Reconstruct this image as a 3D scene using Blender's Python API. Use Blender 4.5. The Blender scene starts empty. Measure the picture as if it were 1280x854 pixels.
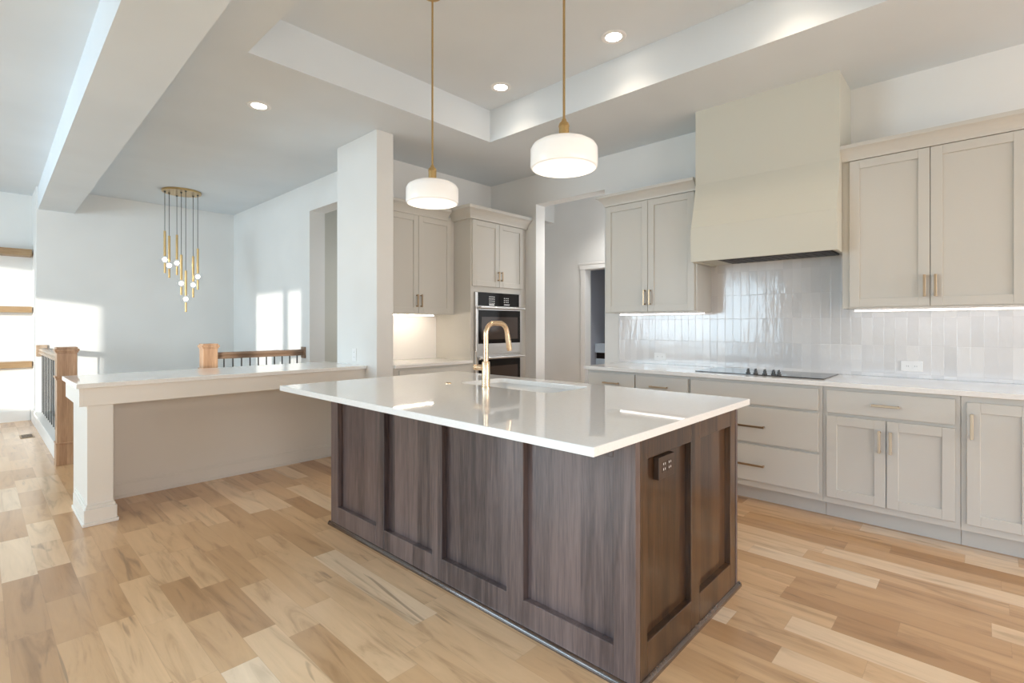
import bpy, bmesh, math, random
from mathutils import Vector, Matrix

random.seed(7)
R = math.radians
PI = math.pi
sc = bpy.context.scene
COL = sc.collection

# ------------------------------------------------------------------ camera
cam_d = bpy.data.cameras.new('camera')
cam = bpy.data.objects.new('camera', cam_d)
COL.objects.link(cam)
cam_d.sensor_width = 36.0
cam_d.lens = 629.3 * 36.0 / 1280.0
cam_d.shift_y = -19.84 / 1280.0
cam_d.clip_start = 0.02
cam.location = (0, 0, 1.281)
cam.rotation_euler = (R(90), 0, -0.8175)
sc.camera = cam

# ------------------------------------------------------------------ view, world, daylight
sc.view_settings.view_transform = 'Standard'
sc.view_settings.look = 'None'
sc.view_settings.gamma = 1.0
sc.view_settings.use_curve_mapping = False
sc.view_settings.exposure = 0.0
cy = sc.cycles
cy.use_denoising = True
cy.max_bounces = 12
cy.diffuse_bounces = 7
cy.glossy_bounces = 5
cy.transmission_bounces = 6
cy.caustics_reflective = False
cy.caustics_refractive = False
cy.sample_clamp_indirect = 6.0

w = bpy.data.worlds.new('sky')
sc.world = w
w.use_nodes = True
bg = w.node_tree.nodes['Background']
bg.inputs[0].default_value = (0.70, 0.85, 1.0, 1)
bg.inputs[1].default_value = 1.2


def lamp(name, kind, loc, energy, color, rot=(0, 0, 0), size=None, size_y=None, angle=None, spread=None):
    d = bpy.data.lights.new(name, kind)
    d.energy = energy
    d.color = color
    if kind == 'AREA':
        d.shape = 'RECTANGLE'
        d.size = size
        d.size_y = size_y
        if spread:
            d.spread = spread
    if kind == 'SUN':
        d.angle = angle
    o = bpy.data.objects.new(name, d)
    COL.objects.link(o)
    o.location = loc
    o.rotation_euler = rot
    return o


sun = lamp('sun', 'SUN', (-8, -4, 6), 3.6, (1.0, 0.95, 0.86), angle=R(0.6))
sun.rotation_euler = Vector((1.0, 0.83, -0.13)).to_track_quat('-Z', 'Y').to_euler()

# daylight entering through the window openings of the great room (left) and the dining end (behind), plus added fills
DAY = (0.74, 0.89, 1.0)
lamp('fill_left_floor', 'AREA', (-1.58, 0.1, 1.15), 150, (0.46, 0.72, 1.0), (0, R(-31), 0), 2.1, 3.2, spread=R(122))  # added cool fill for the left floor and island side
lamp('daylight_left_near', 'AREA', (-4.42, 0.95, 1.65), 20, DAY, (0, R(-80), 0), 1.0, 1.6)
lamp('daylight_left_far', 'AREA', (-4.42, 5.7, 1.65), 205, (0.66, 0.86, 1.0), (0, R(-96), 0), 1.7, 3.6)
lamp('daylight_dining_left', 'AREA', (-0.3, -4.42, 1.5), 74, (0.94, 0.89, 0.85), (R(58), 0, 0), 1.6, 2.3, spread=R(150))
lamp('daylight_dining_right', 'AREA', (3.0, -4.42, 1.5), 92, (0.94, 0.89, 0.85), (R(58), 0, 0), 1.7, 2.3, spread=R(150))
lamp('fill_passage', 'AREA', (5.2, 2.3, 2.0), 11, (0.90, 0.95, 1.0), (R(90), 0, 0), 0.9, 1.6)  # added fill inside the passage, no window there
lamp('fill_back_hall', 'AREA', (3.9, 5.46, 1.6), 9, (0.95, 0.97, 1.0), (R(90), 0, 0), 1.2, 1.6)  # added fill to brighten the back hall, no window there


# ------------------------------------------------------------------ materials
def mat(name, base, rough=0.5, metal=0.0, spec=0.5, coat=0.0, emit=None, estr=0.0):
    m = bpy.data.materials.new(name)
    m.use_nodes = True
    nt = m.node_tree
    b = nt.nodes['Principled BSDF']
    b.inputs['Base Color'].default_value = (*base, 1)
    b.inputs['Roughness'].default_value = rough
    b.inputs['Metallic'].default_value = metal
    b.inputs['Specular IOR Level'].default_value = spec
    b.inputs['Coat Weight'].default_value = coat
    if emit:
        b.inputs['Emission Color'].default_value = (*emit, 1)
        b.inputs['Emission Strength'].default_value = estr
    return m, nt, b


def N(nt, kind, **kw):
    n = nt.nodes.new(kind)
    for k, v in kw.items():
        setattr(n, k, v)
    return n


def L(nt, a, b):
    nt.links.new(a, b)


def coords(nt, scale=(1, 1, 1), kind='Object', rot=(0, 0, 0)):
    tc = N(nt, 'ShaderNodeTexCoord')
    mp = N(nt, 'ShaderNodeMapping')
    mp.inputs['Scale'].default_value = scale
    mp.inputs['Rotation'].default_value = rot
    L(nt, tc.outputs[kind], mp.inputs['Vector'])
    return mp.outputs[0]


def ramp(nt, stops):
    r = N(nt, 'ShaderNodeValToRGB')
    e = r.color_ramp.elements
    while len(e) < len(stops):
        e.new(0.5)
    for i, (p, c) in enumerate(stops):
        e[i].position = p
        e[i].color = (*c, 1)
    return r


def math_node(nt, op, a, b=None, c=None):
    n = N(nt, 'ShaderNodeMath', operation=op)
    for i, v in enumerate((a, b, c)):
        if v is None:
            continue
        if isinstance(v, (int, float)):
            n.inputs[i].default_value = v
        else:
            L(nt, v, n.inputs[i])
    return n.outputs[0]


def bump(nt, b, height, strength, dist):
    bp = N(nt, 'ShaderNodeBump')
    bp.inputs['Strength'].default_value = strength
    bp.inputs['Distance'].default_value = dist
    L(nt, height, bp.inputs['Height'])
    L(nt, bp.outputs[0], b.inputs['Normal'])


def paint(name, base, rough, grain=220.0, st=0.06, var=0.03):
    m, nt, b = mat(name, base, rough, spec=0.4)
    v = coords(nt)
    n = N(nt, 'ShaderNodeTexNoise')
    n.inputs['Scale'].default_value = grain
    n.inputs['Detail'].default_value = 2
    L(nt, v, n.inputs['Vector'])
    bump(nt, b, n.outputs['Fac'], st, 0.002)
    n2 = N(nt, 'ShaderNodeTexNoise')
    n2.inputs['Scale'].default_value = 1.3
    L(nt, v, n2.inputs['Vector'])
    lo = tuple(c * (1 - var) for c in base)
    hi = tuple(min(1, c * (1 + var)) for c in base)
    r = ramp(nt, [(0.3, lo), (0.7, hi)])
    L(nt, n2.outputs['Fac'], r.inputs[0])
    L(nt, r.outputs[0], b.inputs['Base Color'])
    return m


WALL = paint('wall_paint', (0.80, 0.80, 0.785), 0.75)
CEIL = paint('ceiling_paint', (0.735, 0.782, 0.82), 0.85, 120, 0.08)
TRIM = paint('trim_paint', (0.83, 0.82, 0.80), 0.35, 200, 0.02)
CAB = paint('cabinet_paint', (0.61, 0.592, 0.548), 0.38, 260, 0.02, 0.01)
BARPT_LIT = paint('cabinet_paint_lightened', (0.80, 0.765, 0.715), 0.38, 260, 0.02, 0.01)  # cabinet paint lightened for the bar, missing light put into the colour
HOODP = paint('hood_paint', (0.63, 0.615, 0.535), 0.45, 260, 0.02, 0.01)
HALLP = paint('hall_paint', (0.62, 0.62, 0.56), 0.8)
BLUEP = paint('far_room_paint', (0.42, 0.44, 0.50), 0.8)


def metal(name, base, rough, aniso=None):
    m, nt, b = mat(name, base, rough, 1.0)
    v = coords(nt, aniso or (80, 80, 80))
    n = N(nt, 'ShaderNodeTexNoise')
    n.inputs['Scale'].default_value = 5.0
    L(nt, v, n.inputs['Vector'])
    mr = N(nt, 'ShaderNodeMapRange')
    mr.inputs[3].default_value = rough * 0.8
    mr.inputs[4].default_value = rough * 1.25
    L(nt, n.outputs['Fac'], mr.inputs[0])
    L(nt, mr.outputs[0], b.inputs['Roughness'])
    return m


BRASS = metal('aged_brass', (0.62, 0.43, 0.20), 0.28)
CHAMP = metal('champagne_brass', (0.86, 0.63, 0.42), 0.22)
PULL = metal('pull_bronze', (0.50, 0.37, 0.245), 0.38)
STEEL = metal('brushed_steel', (0.66, 0.64, 0.62), 0.30, (4, 400, 400))
BLACKM = metal('black_iron', (0.11, 0.11, 0.11), 0.45)
CORD, *_ = mat('cord_black', (0.03, 0.03, 0.03), 0.6)
BLACKG, *_ = mat('black_glass', (0.012, 0.010, 0.009), 0.10, spec=0.12)
OVENWIN, *_ = mat('oven_window', (0.055, 0.038, 0.03), 0.10, spec=0.3)
COOKG, *_ = mat('cooktop_glass', (0.02, 0.02, 0.022), 0.05, spec=0.8)
DARKV, *_ = mat('vent_dark', (0.02, 0.012, 0.008), 0.5)
WHITEPL, *_ = mat('white_plastic', (0.86, 0.86, 0.86), 0.35)
SLOT, *_ = mat('slot_grey', (0.25, 0.25, 0.26), 0.5)
BRONZEPL, *_ = mat('bronze_plate', (0.055, 0.03, 0.018), 0.35)
KEYS, *_ = mat('key_legend', (0.75, 0.75, 0.74), 0.5, emit=(1, 1, 1), estr=0.25)
SINKM, *_ = mat('sink_white', (0.84, 0.84, 0.83), 0.18)
LENS, *_ = mat('can_lens', (1, 1, 1), 0.4, emit=(1.0, 0.86, 0.70), estr=20.0)
LEDB, *_ = mat('led_strip_buffet', (1, 1, 1), 0.4, emit=(1.0, 0.86, 0.70), estr=42.0)
LEDM, *_ = mat('led_strip', (1, 1, 1), 0.4, emit=(1.0, 0.94, 0.89), estr=3.3)
OPAL, *_ = mat('opal_glass', (0.90, 0.89, 0.87), 0.25, emit=(1.0, 0.95, 0.90), estr=0.20)
OPALD, *_ = mat('opal_diffuser', (0.95, 0.93, 0.90), 0.3, emit=(1.0, 0.90, 0.78), estr=1.05)
BULB, *_ = mat('lit_bulb', (1, 1, 1), 0.3, emit=(1.0, 0.90, 0.76), estr=9.0)

# clear glass globe around each chandelier bulb
GLOBE = bpy.data.materials.new('clear_globe')
GLOBE.use_nodes = True
_nt = GLOBE.node_tree
_nt.nodes.remove(_nt.nodes['Principled BSDF'])
_lw = N(_nt, 'ShaderNodeLayerWeight')
_lw.inputs[0].default_value = 0.5
_pw = math_node(_nt, 'MULTIPLY', math_node(_nt, 'POWER', _lw.outputs['Facing'], 4.0), 0.35)
_tr = N(_nt, 'ShaderNodeBsdfTransparent')
_gl = N(_nt, 'ShaderNodeBsdfGlossy')
_gl.inputs['Roughness'].default_value = 0.03
_mx = N(_nt, 'ShaderNodeMixShader')
L(_nt, _pw, _mx.inputs[0])
L(_nt, _tr.outputs[0], _mx.inputs[1])
L(_nt, _gl.outputs[0], _mx.inputs[2])
L(_nt, _mx.outputs[0], _nt.nodes['Material Output'].inputs[0])

# quartz worktops
QUARTZ, nt, b = mat('white_quartz', (0.85, 0.84, 0.82), 0.035, spec=0.75)
v = coords(nt)
n = N(nt, 'ShaderNodeTexNoise')
n.inputs['Scale'].default_value = 90
n.inputs['Detail'].default_value = 4
L(nt, v, n.inputs['Vector'])
r = ramp(nt, [(0.35, (0.835, 0.825, 0.805)), (0.7, (0.87, 0.86, 0.845))])
L(nt, n.outputs['Fac'], r.inputs[0])
L(nt, r.outputs[0], b.inputs['Base Color'])


# wood with grain along one axis, staves across another
def wood(name, dark, light, along, across, stave, rough, coat=0.0, grain=1.0, stavevar=0.25):
    m, nt, b = mat(name, light, rough, coat=coat)
    tc = N(nt, 'ShaderNodeTexCoord')
    sep = N(nt, 'ShaderNodeSeparateXYZ')
    L(nt, tc.outputs['Object'], sep.inputs[0])
    ax = sep.outputs['XYZ'.index(across)]
    cell = math_node(nt, 'FLOOR', math_node(nt, 'MULTIPLY', ax, 1.0 / stave))
    wn = N(nt, 'ShaderNodeTexWhiteNoise', noise_dimensions='1D')
    L(nt, cell, wn.inputs['W'])
    sc_ = [26.0 * grain] * 3
    sc_['XYZ'.index(along)] = 1.6 * grain
    mp = N(nt, 'ShaderNodeMapping')
    mp.inputs['Scale'].default_value = sc_
    L(nt, tc.outputs['Object'], mp.inputs['Vector'])
    off = N(nt, 'ShaderNodeVectorMath', operation='ADD')
    L(nt, mp.outputs[0], off.inputs[0])
    L(nt, wn.outputs['Color'], off.inputs[1])
    n1 = N(nt, 'ShaderNodeTexNoise')
    n1.inputs['Scale'].default_value = 1.0
    n1.inputs['Detail'].default_value = 6
    n1.inputs['Roughness'].default_value = 0.62
    n1.inputs['Distortion'].default_value = 0.6
    L(nt, off.outputs[0], n1.inputs['Vector'])
    n2 = N(nt, 'ShaderNodeTexNoise')
    n2.inputs['Scale'].default_value = 6.0
    n2.inputs['Detail'].default_value = 3
    L(nt, off.outputs[0], n2.inputs['Vector'])
    mixv = math_node(nt, 'MULTIPLY_ADD', n2.outputs['Fac'], 0.35, math_node(nt, 'MULTIPLY', n1.outputs['Fac'], 0.65))
    mixv = math_node(nt, 'ADD', mixv, math_node(nt, 'MULTIPLY', math_node(nt, 'SUBTRACT', wn.outputs['Value'], 0.5), stavevar))
    r = ramp(nt, [(0.30, dark), (0.70, light)])
    L(nt, mixv, r.inputs[0])
    L(nt, r.outputs[0], b.inputs['Base Color'])
    bump(nt, b, n2.outputs['Fac'], 0.12, 0.001)
    return m


ISLW = wood('walnut_side_cool_lit', (0.040, 0.025, 0.023), (0.165, 0.112, 0.098), 'Z', 'Y', 0.105, 0.32, 0.3)  # cool daylight on the long side put into the wood colour
ISLE = wood('walnut_end_warm_shade', (0.024, 0.0095, 0.0035), (0.110, 0.052, 0.020), 'Z', 'X', 0.12, 0.28, 0.3)  # same walnut, end face's warm dim light put into the colour
SHOE = wood('shoe_stain', (0.030, 0.015, 0.010), (0.12, 0.07, 0.045), 'Y', 'X', 0.3, 0.22, 1.0)
OAKPOST = wood('oak_post', (0.36, 0.20, 0.11), (0.62, 0.40, 0.25), 'Z', 'X', 0.2, 0.4, 0.1)
OAKRAIL = wood('oak_rail', (0.20, 0.12, 0.075), (0.42, 0.29, 0.20), 'X', 'Y', 0.3, 0.4, 0.1)
OAKRAILY = wood('oak_rail_long', (0.34, 0.24, 0.16), (0.60, 0.47, 0.36), 'Y', 'X', 0.3, 0.4, 0.1)
SHELFW = wood('shelf_oak', (0.28, 0.17, 0.08), (0.50, 0.35, 0.20), 'X', 'Y', 0.4, 0.45)

# oak plank floor: boards run along Y, 127 mm wide, random lengths
FLOOR, nt, b = mat('oak_planks', (0.6, 0.4, 0.25), 0.33, coat=0.55)
b.inputs['Coat Roughness'].default_value = 0.16
tc = N(nt, 'ShaderNodeTexCoord')
sep = N(nt, 'ShaderNodeSeparateXYZ')
L(nt, tc.outputs['Object'], sep.inputs[0])
PW = 0.132
xs = math_node(nt, 'MULTIPLY', math_node(nt, 'SUBTRACT', sep.outputs['X'], 0.222), 1 / PW)
row = math_node(nt, 'FLOOR', xs)
fx = math_node(nt, 'FRACT', xs)
wr = N(nt, 'ShaderNodeTexWhiteNoise', noise_dimensions='1D')
L(nt, row, wr.inputs['W'])
wr2 = N(nt, 'ShaderNodeTexWhiteNoise', noise_dimensions='1D')
L(nt, math_node(nt, 'ADD', row, 71.3), wr2.inputs['W'])
blen = math_node(nt, 'MULTIPLY_ADD', wr2.outputs['Value'], 0.55, 0.42)
ys = math_node(nt, 'ADD', math_node(nt, 'DIVIDE', sep.outputs['Y'], blen), math_node(nt, 'MULTIPLY', wr.outputs['Value'], 17.0))
cell = math_node(nt, 'FLOOR', ys)
fy = math_node(nt, 'FRACT', ys)
idv = N(nt, 'ShaderNodeCombineXYZ')
L(nt, row, idv.inputs[0])
L(nt, cell, idv.inputs[1])
wid = N(nt, 'ShaderNodeTexWhiteNoise', noise_dimensions='2D')
L(nt, idv.outputs[0], wid.inputs['Vector'])
mp = N(nt, 'ShaderNodeMapping')
mp.inputs['Scale'].default_value = (15, 1.7, 15)
L(nt, tc.outputs['Object'], mp.inputs['Vector'])
offs = N(nt, 'ShaderNodeVectorMath', operation='MULTIPLY_ADD')
L(nt, wid.outputs['Color'], offs.inputs[0])
offs.inputs[1].default_value = (40, 40, 40)
L(nt, mp.outputs[0], offs.inputs[2])
g1 = N(nt, 'ShaderNodeTexNoise')
g1.inputs['Scale'].default_value = 0.9
g1.inputs['Detail'].default_value = 9
g1.inputs['Roughness'].default_value = 0.6
g1.inputs['Distortion'].default_value = 1.1
L(nt, offs.outputs[0], g1.inputs['Vector'])
base = ramp(nt, [(0.0, (0.45, 0.25, 0.115)), (0.14, (0.53, 0.31, 0.15)), (0.45, (0.61, 0.37, 0.188)),
                 (0.78, (0.68, 0.44, 0.245)), (0.93, (0.76, 0.545, 0.345)), (1.0, (0.79, 0.61, 0.43))])
L(nt, wid.outputs['Value'], base.inputs[0])
grain = ramp(nt, [(0.30, (0.66, 0.61, 0.56)), (0.47, (0.96, 0.95, 0.94)), (0.7, (1.08, 1.08, 1.08))])
L(nt, g1.outputs['Fac'], grain.inputs[0])
mul = N(nt, 'ShaderNodeMix', data_type='RGBA', blend_type='MULTIPLY')
mul.inputs[0].default_value = 1.0
L(nt, base.outputs[0], mul.inputs[6])
L(nt, grain.outputs[0], mul.inputs[7])
# mineral streaks
st = N(nt, 'ShaderNodeTexNoise')
st.inputs['Scale'].default_value = 0.55
st.inputs['Detail'].default_value = 3
st.inputs['Distortion'].default_value = 2.0
L(nt, offs.outputs[0], st.inputs['Vector'])
streak = ramp(nt, [(0.655, (0, 0, 0)), (0.73, (1, 1, 1))])
L(nt, st.outputs['Fac'], streak.inputs[0])
# knots
kv = N(nt, 'ShaderNodeTexVoronoi', feature='F1')
kv.inputs['Scale'].default_value = 1.0
mk = N(nt, 'ShaderNodeMapping')
mk.inputs['Scale'].default_value = (2.6, 1.5, 1)
L(nt, tc.outputs['Object'], mk.inputs['Vector'])
L(nt, mk.outputs[0], kv.inputs['Vector'])
knot = ramp(nt, [(0.012, (1, 1, 1)), (0.055, (0, 0, 0))])
L(nt, kv.outputs['Distance'], knot.inputs[0])
dk = math_node(nt, 'MAXIMUM', math_node(nt, 'MULTIPLY', streak.outputs[0], 0.55), math_node(nt, 'MULTIPLY', knot.outputs[0], 0.6))
mx2 = N(nt, 'ShaderNodeMix', data_type='RGBA', blend_type='MIX')
L(nt, dk, mx2.inputs[0])
L(nt, mul.outputs[2], mx2.inputs[6])
mx2.inputs[7].default_value = (0.17, 0.095, 0.05, 1)
# joints between boards
ex = math_node(nt, 'MINIMUM', fx, math_node(nt, 'SUBTRACT', 1.0, fx))
ey = math_node(nt, 'MULTIPLY', math_node(nt, 'MINIMUM', fy, math_node(nt, 'SUBTRACT', 1.0, fy)), math_node(nt, 'MULTIPLY', blen, 1 / PW))
edge = math_node(nt, 'MINIMUM', ex, ey)
jm = ramp(nt, [(0.0, (1, 1, 1)), (0.013, (0, 0, 0))])
L(nt, edge, jm.inputs[0])
mx3 = N(nt, 'ShaderNodeMix', data_type='RGBA', blend_type='MIX')
L(nt, math_node(nt, 'MULTIPLY', jm.outputs[0], 0.22), mx3.inputs[0])
L(nt, mx2.outputs[2], mx3.inputs[6])
mx3.inputs[7].default_value = (0.16, 0.09, 0.045, 1)
L(nt, mx3.outputs[2], b.inputs['Base Color'])
bump(nt, b, math_node(nt, 'SUBTRACT', g1.outputs['Fac'], math_node(nt, 'MULTIPLY', jm.outputs[0], 1.5)), 0.05, 0.002)

# glazed hand-made wall tile, 66 x 200 mm, stacked upright
TILE, nt, b = mat('glazed_tile', (0.76, 0.755, 0.76), 0.10, spec=0.6)
tc = N(nt, 'ShaderNodeTexCoord')
sep = N(nt, 'ShaderNodeSeparateXYZ')
L(nt, tc.outputs['Object'], sep.inputs[0])
tx = math_node(nt, 'MULTIPLY', sep.outputs['Y'], 1 / 0.066)
tz = math_node(nt, 'MULTIPLY', math_node(nt, 'SUBTRACT', sep.outputs['Z'], 0.94), 1 / 0.2)
ti = N(nt, 'ShaderNodeCombineXYZ')
L(nt, math_node(nt, 'FLOOR', tx), ti.inputs[0])
L(nt, math_node(nt, 'FLOOR', tz), ti.inputs[1])
tw = N(nt, 'ShaderNodeTexWhiteNoise', noise_dimensions='2D')
L(nt, ti.outputs[0], tw.inputs['Vector'])
tr_ = ramp(nt, [(0.0, (0.66, 0.65, 0.65)), (0.5, (0.715, 0.70, 0.70)), (1.0, (0.77, 0.755, 0.75))])
L(nt, tw.outputs['Value'], tr_.inputs[0])
fxx = math_node(nt, 'FRACT', tx)
fzz = math_node(nt, 'FRACT', tz)
exx = math_node(nt, 'MINIMUM', fxx, math_node(nt, 'SUBTRACT', 1.0, fxx))
ezz = math_node(nt, 'MULTIPLY', math_node(nt, 'MINIMUM', fzz, math_node(nt, 'SUBTRACT', 1.0, fzz)), 3.0)
gj = ramp(nt, [(0.0, (1, 1, 1)), (0.03, (0, 0, 0))])
L(nt, math_node(nt, 'MINIMUM', exx, ezz), gj.inputs[0])
tm = N(nt, 'ShaderNodeMix', data_type='RGBA', blend_type='MIX')
L(nt, math_node(nt, 'MULTIPLY', gj.outputs[0], 0.45), tm.inputs[0])
L(nt, tr_.outputs[0], tm.inputs[6])
tm.inputs[7].default_value = (0.64, 0.63, 0.64, 1)
L(nt, tm.outputs[2], b.inputs['Base Color'])
tmp_ = N(nt, 'ShaderNodeMapping')
tmp_.inputs['Scale'].default_value = (1, 26, 7)
L(nt, tc.outputs['Object'], tmp_.inputs['Vector'])
tof = N(nt, 'ShaderNodeVectorMath', operation='MULTIPLY_ADD')
L(nt, tw.outputs['Color'], tof.inputs[0])
tof.inputs[1].default_value = (30, 30, 30)
L(nt, tmp_.outputs[0], tof.inputs[2])
tn = N(nt, 'ShaderNodeTexNoise')
tn.inputs['Scale'].default_value = 0.8
tn.inputs['Detail'].default_value = 3
L(nt, tof.outputs[0], tn.inputs['Vector'])
# every tile sits at its own slight tilt
tilt = math_node(nt, 'MULTIPLY', math_node(nt, 'SUBTRACT', fxx, 0.5), math_node(nt, 'MULTIPLY', math_node(nt, 'SUBTRACT', tw.outputs['Value'], 0.5), 0.6))
hh = math_node(nt, 'ADD', tn.outputs['Fac'], tilt)
hh = math_node(nt, 'SUBTRACT', hh, math_node(nt, 'MULTIPLY', gj.outputs[0], 0.3))
bump(nt, b, hh, 0.30, 0.006)

# pale slab splash behind the buffet
SPLASH = paint('pale_splash', (0.84, 0.82, 0.79), 0.3, 4, 0.02)


# ------------------------------------------------------------------ mesh helpers
class MB:
    def __init__(self):
        self.bm = bmesh.new()

    def box(self, x0, x1, y0, y1, z0, z1, rot=None, piv=None):
        r = bmesh.ops.create_cube(self.bm, size=1.0)
        vs = r['verts']
        for v in vs:
            v.co = Vector(((x0 + x1) / 2 + v.co.x * (x1 - x0), (y0 + y1) / 2 + v.co.y * (y1 - y0), (z0 + z1) / 2 + v.co.z * (z1 - z0)))
        if rot:
            bmesh.ops.rotate(self.bm, verts=vs, cent=piv or (0, 0, 0), matrix=rot)
        return self

    def prism(self, poly, axis, a0, a1):
        """poly: 2-D points in the two remaining axes (in x,y,z order), extruded along axis."""
        def mk(p, a):
            if axis == 'x':
                return (a, p[0], p[1])
            if axis == 'y':
                return (p[0], a, p[1])
            return (p[0], p[1], a)
        A = [self.bm.verts.new(mk(p, a0)) for p in poly]
        B = [self.bm.verts.new(mk(p, a1)) for p in poly]
        n_ = len(poly)
        self.bm.faces.new(A)
        self.bm.faces.new(list(reversed(B)))
        for i in range(n_):
            self.bm.faces.new([A[i], B[i], B[(i + 1) % n_], A[(i + 1) % n_]])
        return self

    def loft(self, A, B):
        a = [self.bm.verts.new(p) for p in A]
        b_ = [self.bm.verts.new(p) for p in B]
        n_ = len(a)
        self.bm.faces.new(a)
        self.bm.faces.new(list(reversed(b_)))
        for i in range(n_):
            self.bm.faces.new([a[i], b_[i], b_[(i + 1) % n_], a[(i + 1) % n_]])
        return self

    def lathe(self, prof, seg=32, cx=0, cyy=0, axis='z'):
        rings = []
        for rr, z in prof:
            if rr < 1e-6:
                p = (cx, cyy, z) if axis == 'z' else (cx, z, cyy)
                rings.append([self.bm.verts.new(p)])
            else:
                ring = []
                for i in range(seg):
                    a = 2 * PI * i / seg
                    if axis == 'z':
                        p = (cx + rr * math.cos(a), cyy + rr * math.sin(a), z)
                    else:
                        p = (cx + rr * math.cos(a), z, cyy + rr * math.sin(a))
                    ring.append(self.bm.verts.new(p))
                rings.append(ring)
        for p, q in zip(rings, rings[1:]):
            if len(p) == 1 and len(q) == 1:
                continue
            for i in range(seg):
                j = (i + 1) % seg
                if len(p) == 1:
                    self.bm.faces.new([p[0], q[i], q[j]])
                elif len(q) == 1:
                    self.bm.faces.new([p[i], p[j], q[0]])
                else:
                    self.bm.faces.new([p[i], p[j], q[j], q[i]])
        return self

    def tube(self, pts, rad, seg=14, cap=True):
        pts = [Vector(p) for p in pts]
        rads = rad if isinstance(rad, (list, tuple)) else [rad] * len(pts)
        prev = None
        rings = []
        for i, p in enumerate(pts):
            if i == 0:
                t = pts[1] - p
            elif i == len(pts) - 1:
                t = p - pts[i - 1]
            else:
                t = (pts[i + 1] - p).normalized() + (p - pts[i - 1]).normalized()
            t.normalize()
            if prev is None:
                up = Vector((0, 0, 1)) if abs(t.z) < 0.9 else Vector((1, 0, 0))
                u = t.cross(up).normalized()
            else:
                u = (prev - t * prev.dot(t)).normalized()
            prev = u
            w_ = t.cross(u)
            rings.append([self.bm.verts.new(p + rads[i] * (math.cos(2 * PI * k / seg) * u + math.sin(2 * PI * k / seg) * w_)) for k in range(seg)])
        for a, b_ in zip(rings, rings[1:]):
            for k in range(seg):
                j = (k + 1) % seg
                self.bm.faces.new([a[k], a[j], b_[j], b_[k]])
        if cap:
            self.bm.faces.new(list(reversed(rings[0])))
            self.bm.faces.new(rings[-1])
        return self

    def sphere(self, c, r_, seg=16):
        rr = bmesh.ops.create_uvsphere(self.bm, u_segments=seg, v_segments=seg // 2, radius=r_)
        bmesh.ops.translate(self.bm, verts=rr['verts'], vec=c)
        return self

    def build(self, name, m, parent=None, bevel=0.0, smooth=False, seg=2):
        me = bpy.data.meshes.new(name)
        bmesh.ops.recalc_face_normals(self.bm, faces=self.bm.faces)
        self.bm.to_mesh(me)
        self.bm.free()
        me.materials.append(m)
        o = bpy.data.objects.new(name, me)
        COL.objects.link(o)
        if parent:
            o.parent = parent
        if bevel:
            md = o.modifiers.new('bevel', 'BEVEL')
            md.width = bevel
            md.segments = seg
            md.limit_method = 'ANGLE'
            md.angle_limit = R(40)
        if smooth:
            for p in me.polygons:
                p.use_smooth = True
            try:
                me.set_sharp_from_angle(angle=R(40))
            except Exception:
                pass
        return o


def tag(o, label, cat, group=None):
    o['label'] = label
    o['category'] = cat
    if group:
        o['group'] = group
    return o


def thing(name, label, cat, loc=(0, 0, 0), rz=0.0, group=None):
    o = bpy.data.objects.new(name, None)
    o.empty_display_size = 0.1
    COL.objects.link(o)
    o.location = loc
    o.rotation_euler = (0, 0, rz)
    return tag(o, label, cat, group)


def struct(mb, name, m, parent=None, bevel=0.0):
    o = mb.build(name, m, parent, bevel)
    if not parent:
        o['kind'] = 'structure'
    return o


def copy_tree(src, parent=None):
    c = src.copy()
    COL.objects.link(c)
    if parent:
        c.parent = parent
    for ch in list(src.children):
        copy_tree(ch, c)
    return c


# ------------------------------------------------------------------ room shell
XR = 4.49       # range wall
YB = 4.58       # oven wall
YF = 8.759      # far stair wall
ZC = 3.048
ZT = 3.353
XL = -4.5
YN = -4.5
STX0, STX1, STY0, STY1 = 0.66, 2.80, 6.34, 8.72   # stair opening in the floor

f = MB()
f.box(XL, STX0, YN, 9.6, -0.1, 0)
f.box(STX0, 6.9, YN, STY0, -0.1, 0)
f.box(STX0, 6.9, STY1, 9.6, -0.1, 0)
f.box(STX1, 6.9, STY0, STY1, -0.1, 0)
struct(f, 'floor', FLOOR)

TX0, TX1, TY0, TY1 = 1.205, 3.392, 0.1, 3.472
c = MB()
c.box(XL, TX0, YN, 9.6, ZC, ZT + 0.1)
c.box(TX1, 6.9, YN, 9.6, ZC, ZT + 0.1)
c.box(TX0, TX1, YN, TY0, ZC, ZT + 0.1)
c.box(TX0, TX1, TY1, 9.6, ZC, ZT + 0.1)
c.box(TX0, TX1, TY0, TY1, ZT, ZT + 0.1)
struct(c, 'ceiling', CEIL)

# dropped beam between kitchen and great room
bm_ = MB()
bm_.loft([(0.34, YN + 0.12, 2.76), (0.69, YN + 0.12, 2.76), (0.69, YN + 0.12, ZC), (0.34, YN + 0.12, ZC)],
         [(0.547, YF, 2.76), (0.895, YF, 2.76), (0.895, YF, ZC), (0.547, YF, ZC)])
struct(bm_, 'trim_1', CEIL)

# range wall with the passage opening
PY0, PY1, PZ = 2.884, 3.826, 2.70
wl = MB()
wl.box(XR, XR + 0.16, YN, PY0, 0, ZC)
wl.box(XR, XR + 0.16, PY1, YB + 0.12, 0, ZC)
wl.box(XR, XR + 0.16, PY0, PY1, PZ, ZC)
struct(wl, 'wall_right', WALL)
wb = MB()
wb.box(2.64, XR, YB, YB + 0.12, 0, ZC)
struct(wb, 'wall_back', WALL)
# wall end beside the buffet niche
wc = MB()
wc.box(2.465, 2.64, 3.976, 4.70, 0, ZC)
struct(wc, 'wall_end', WALL, bevel=0.004)
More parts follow.
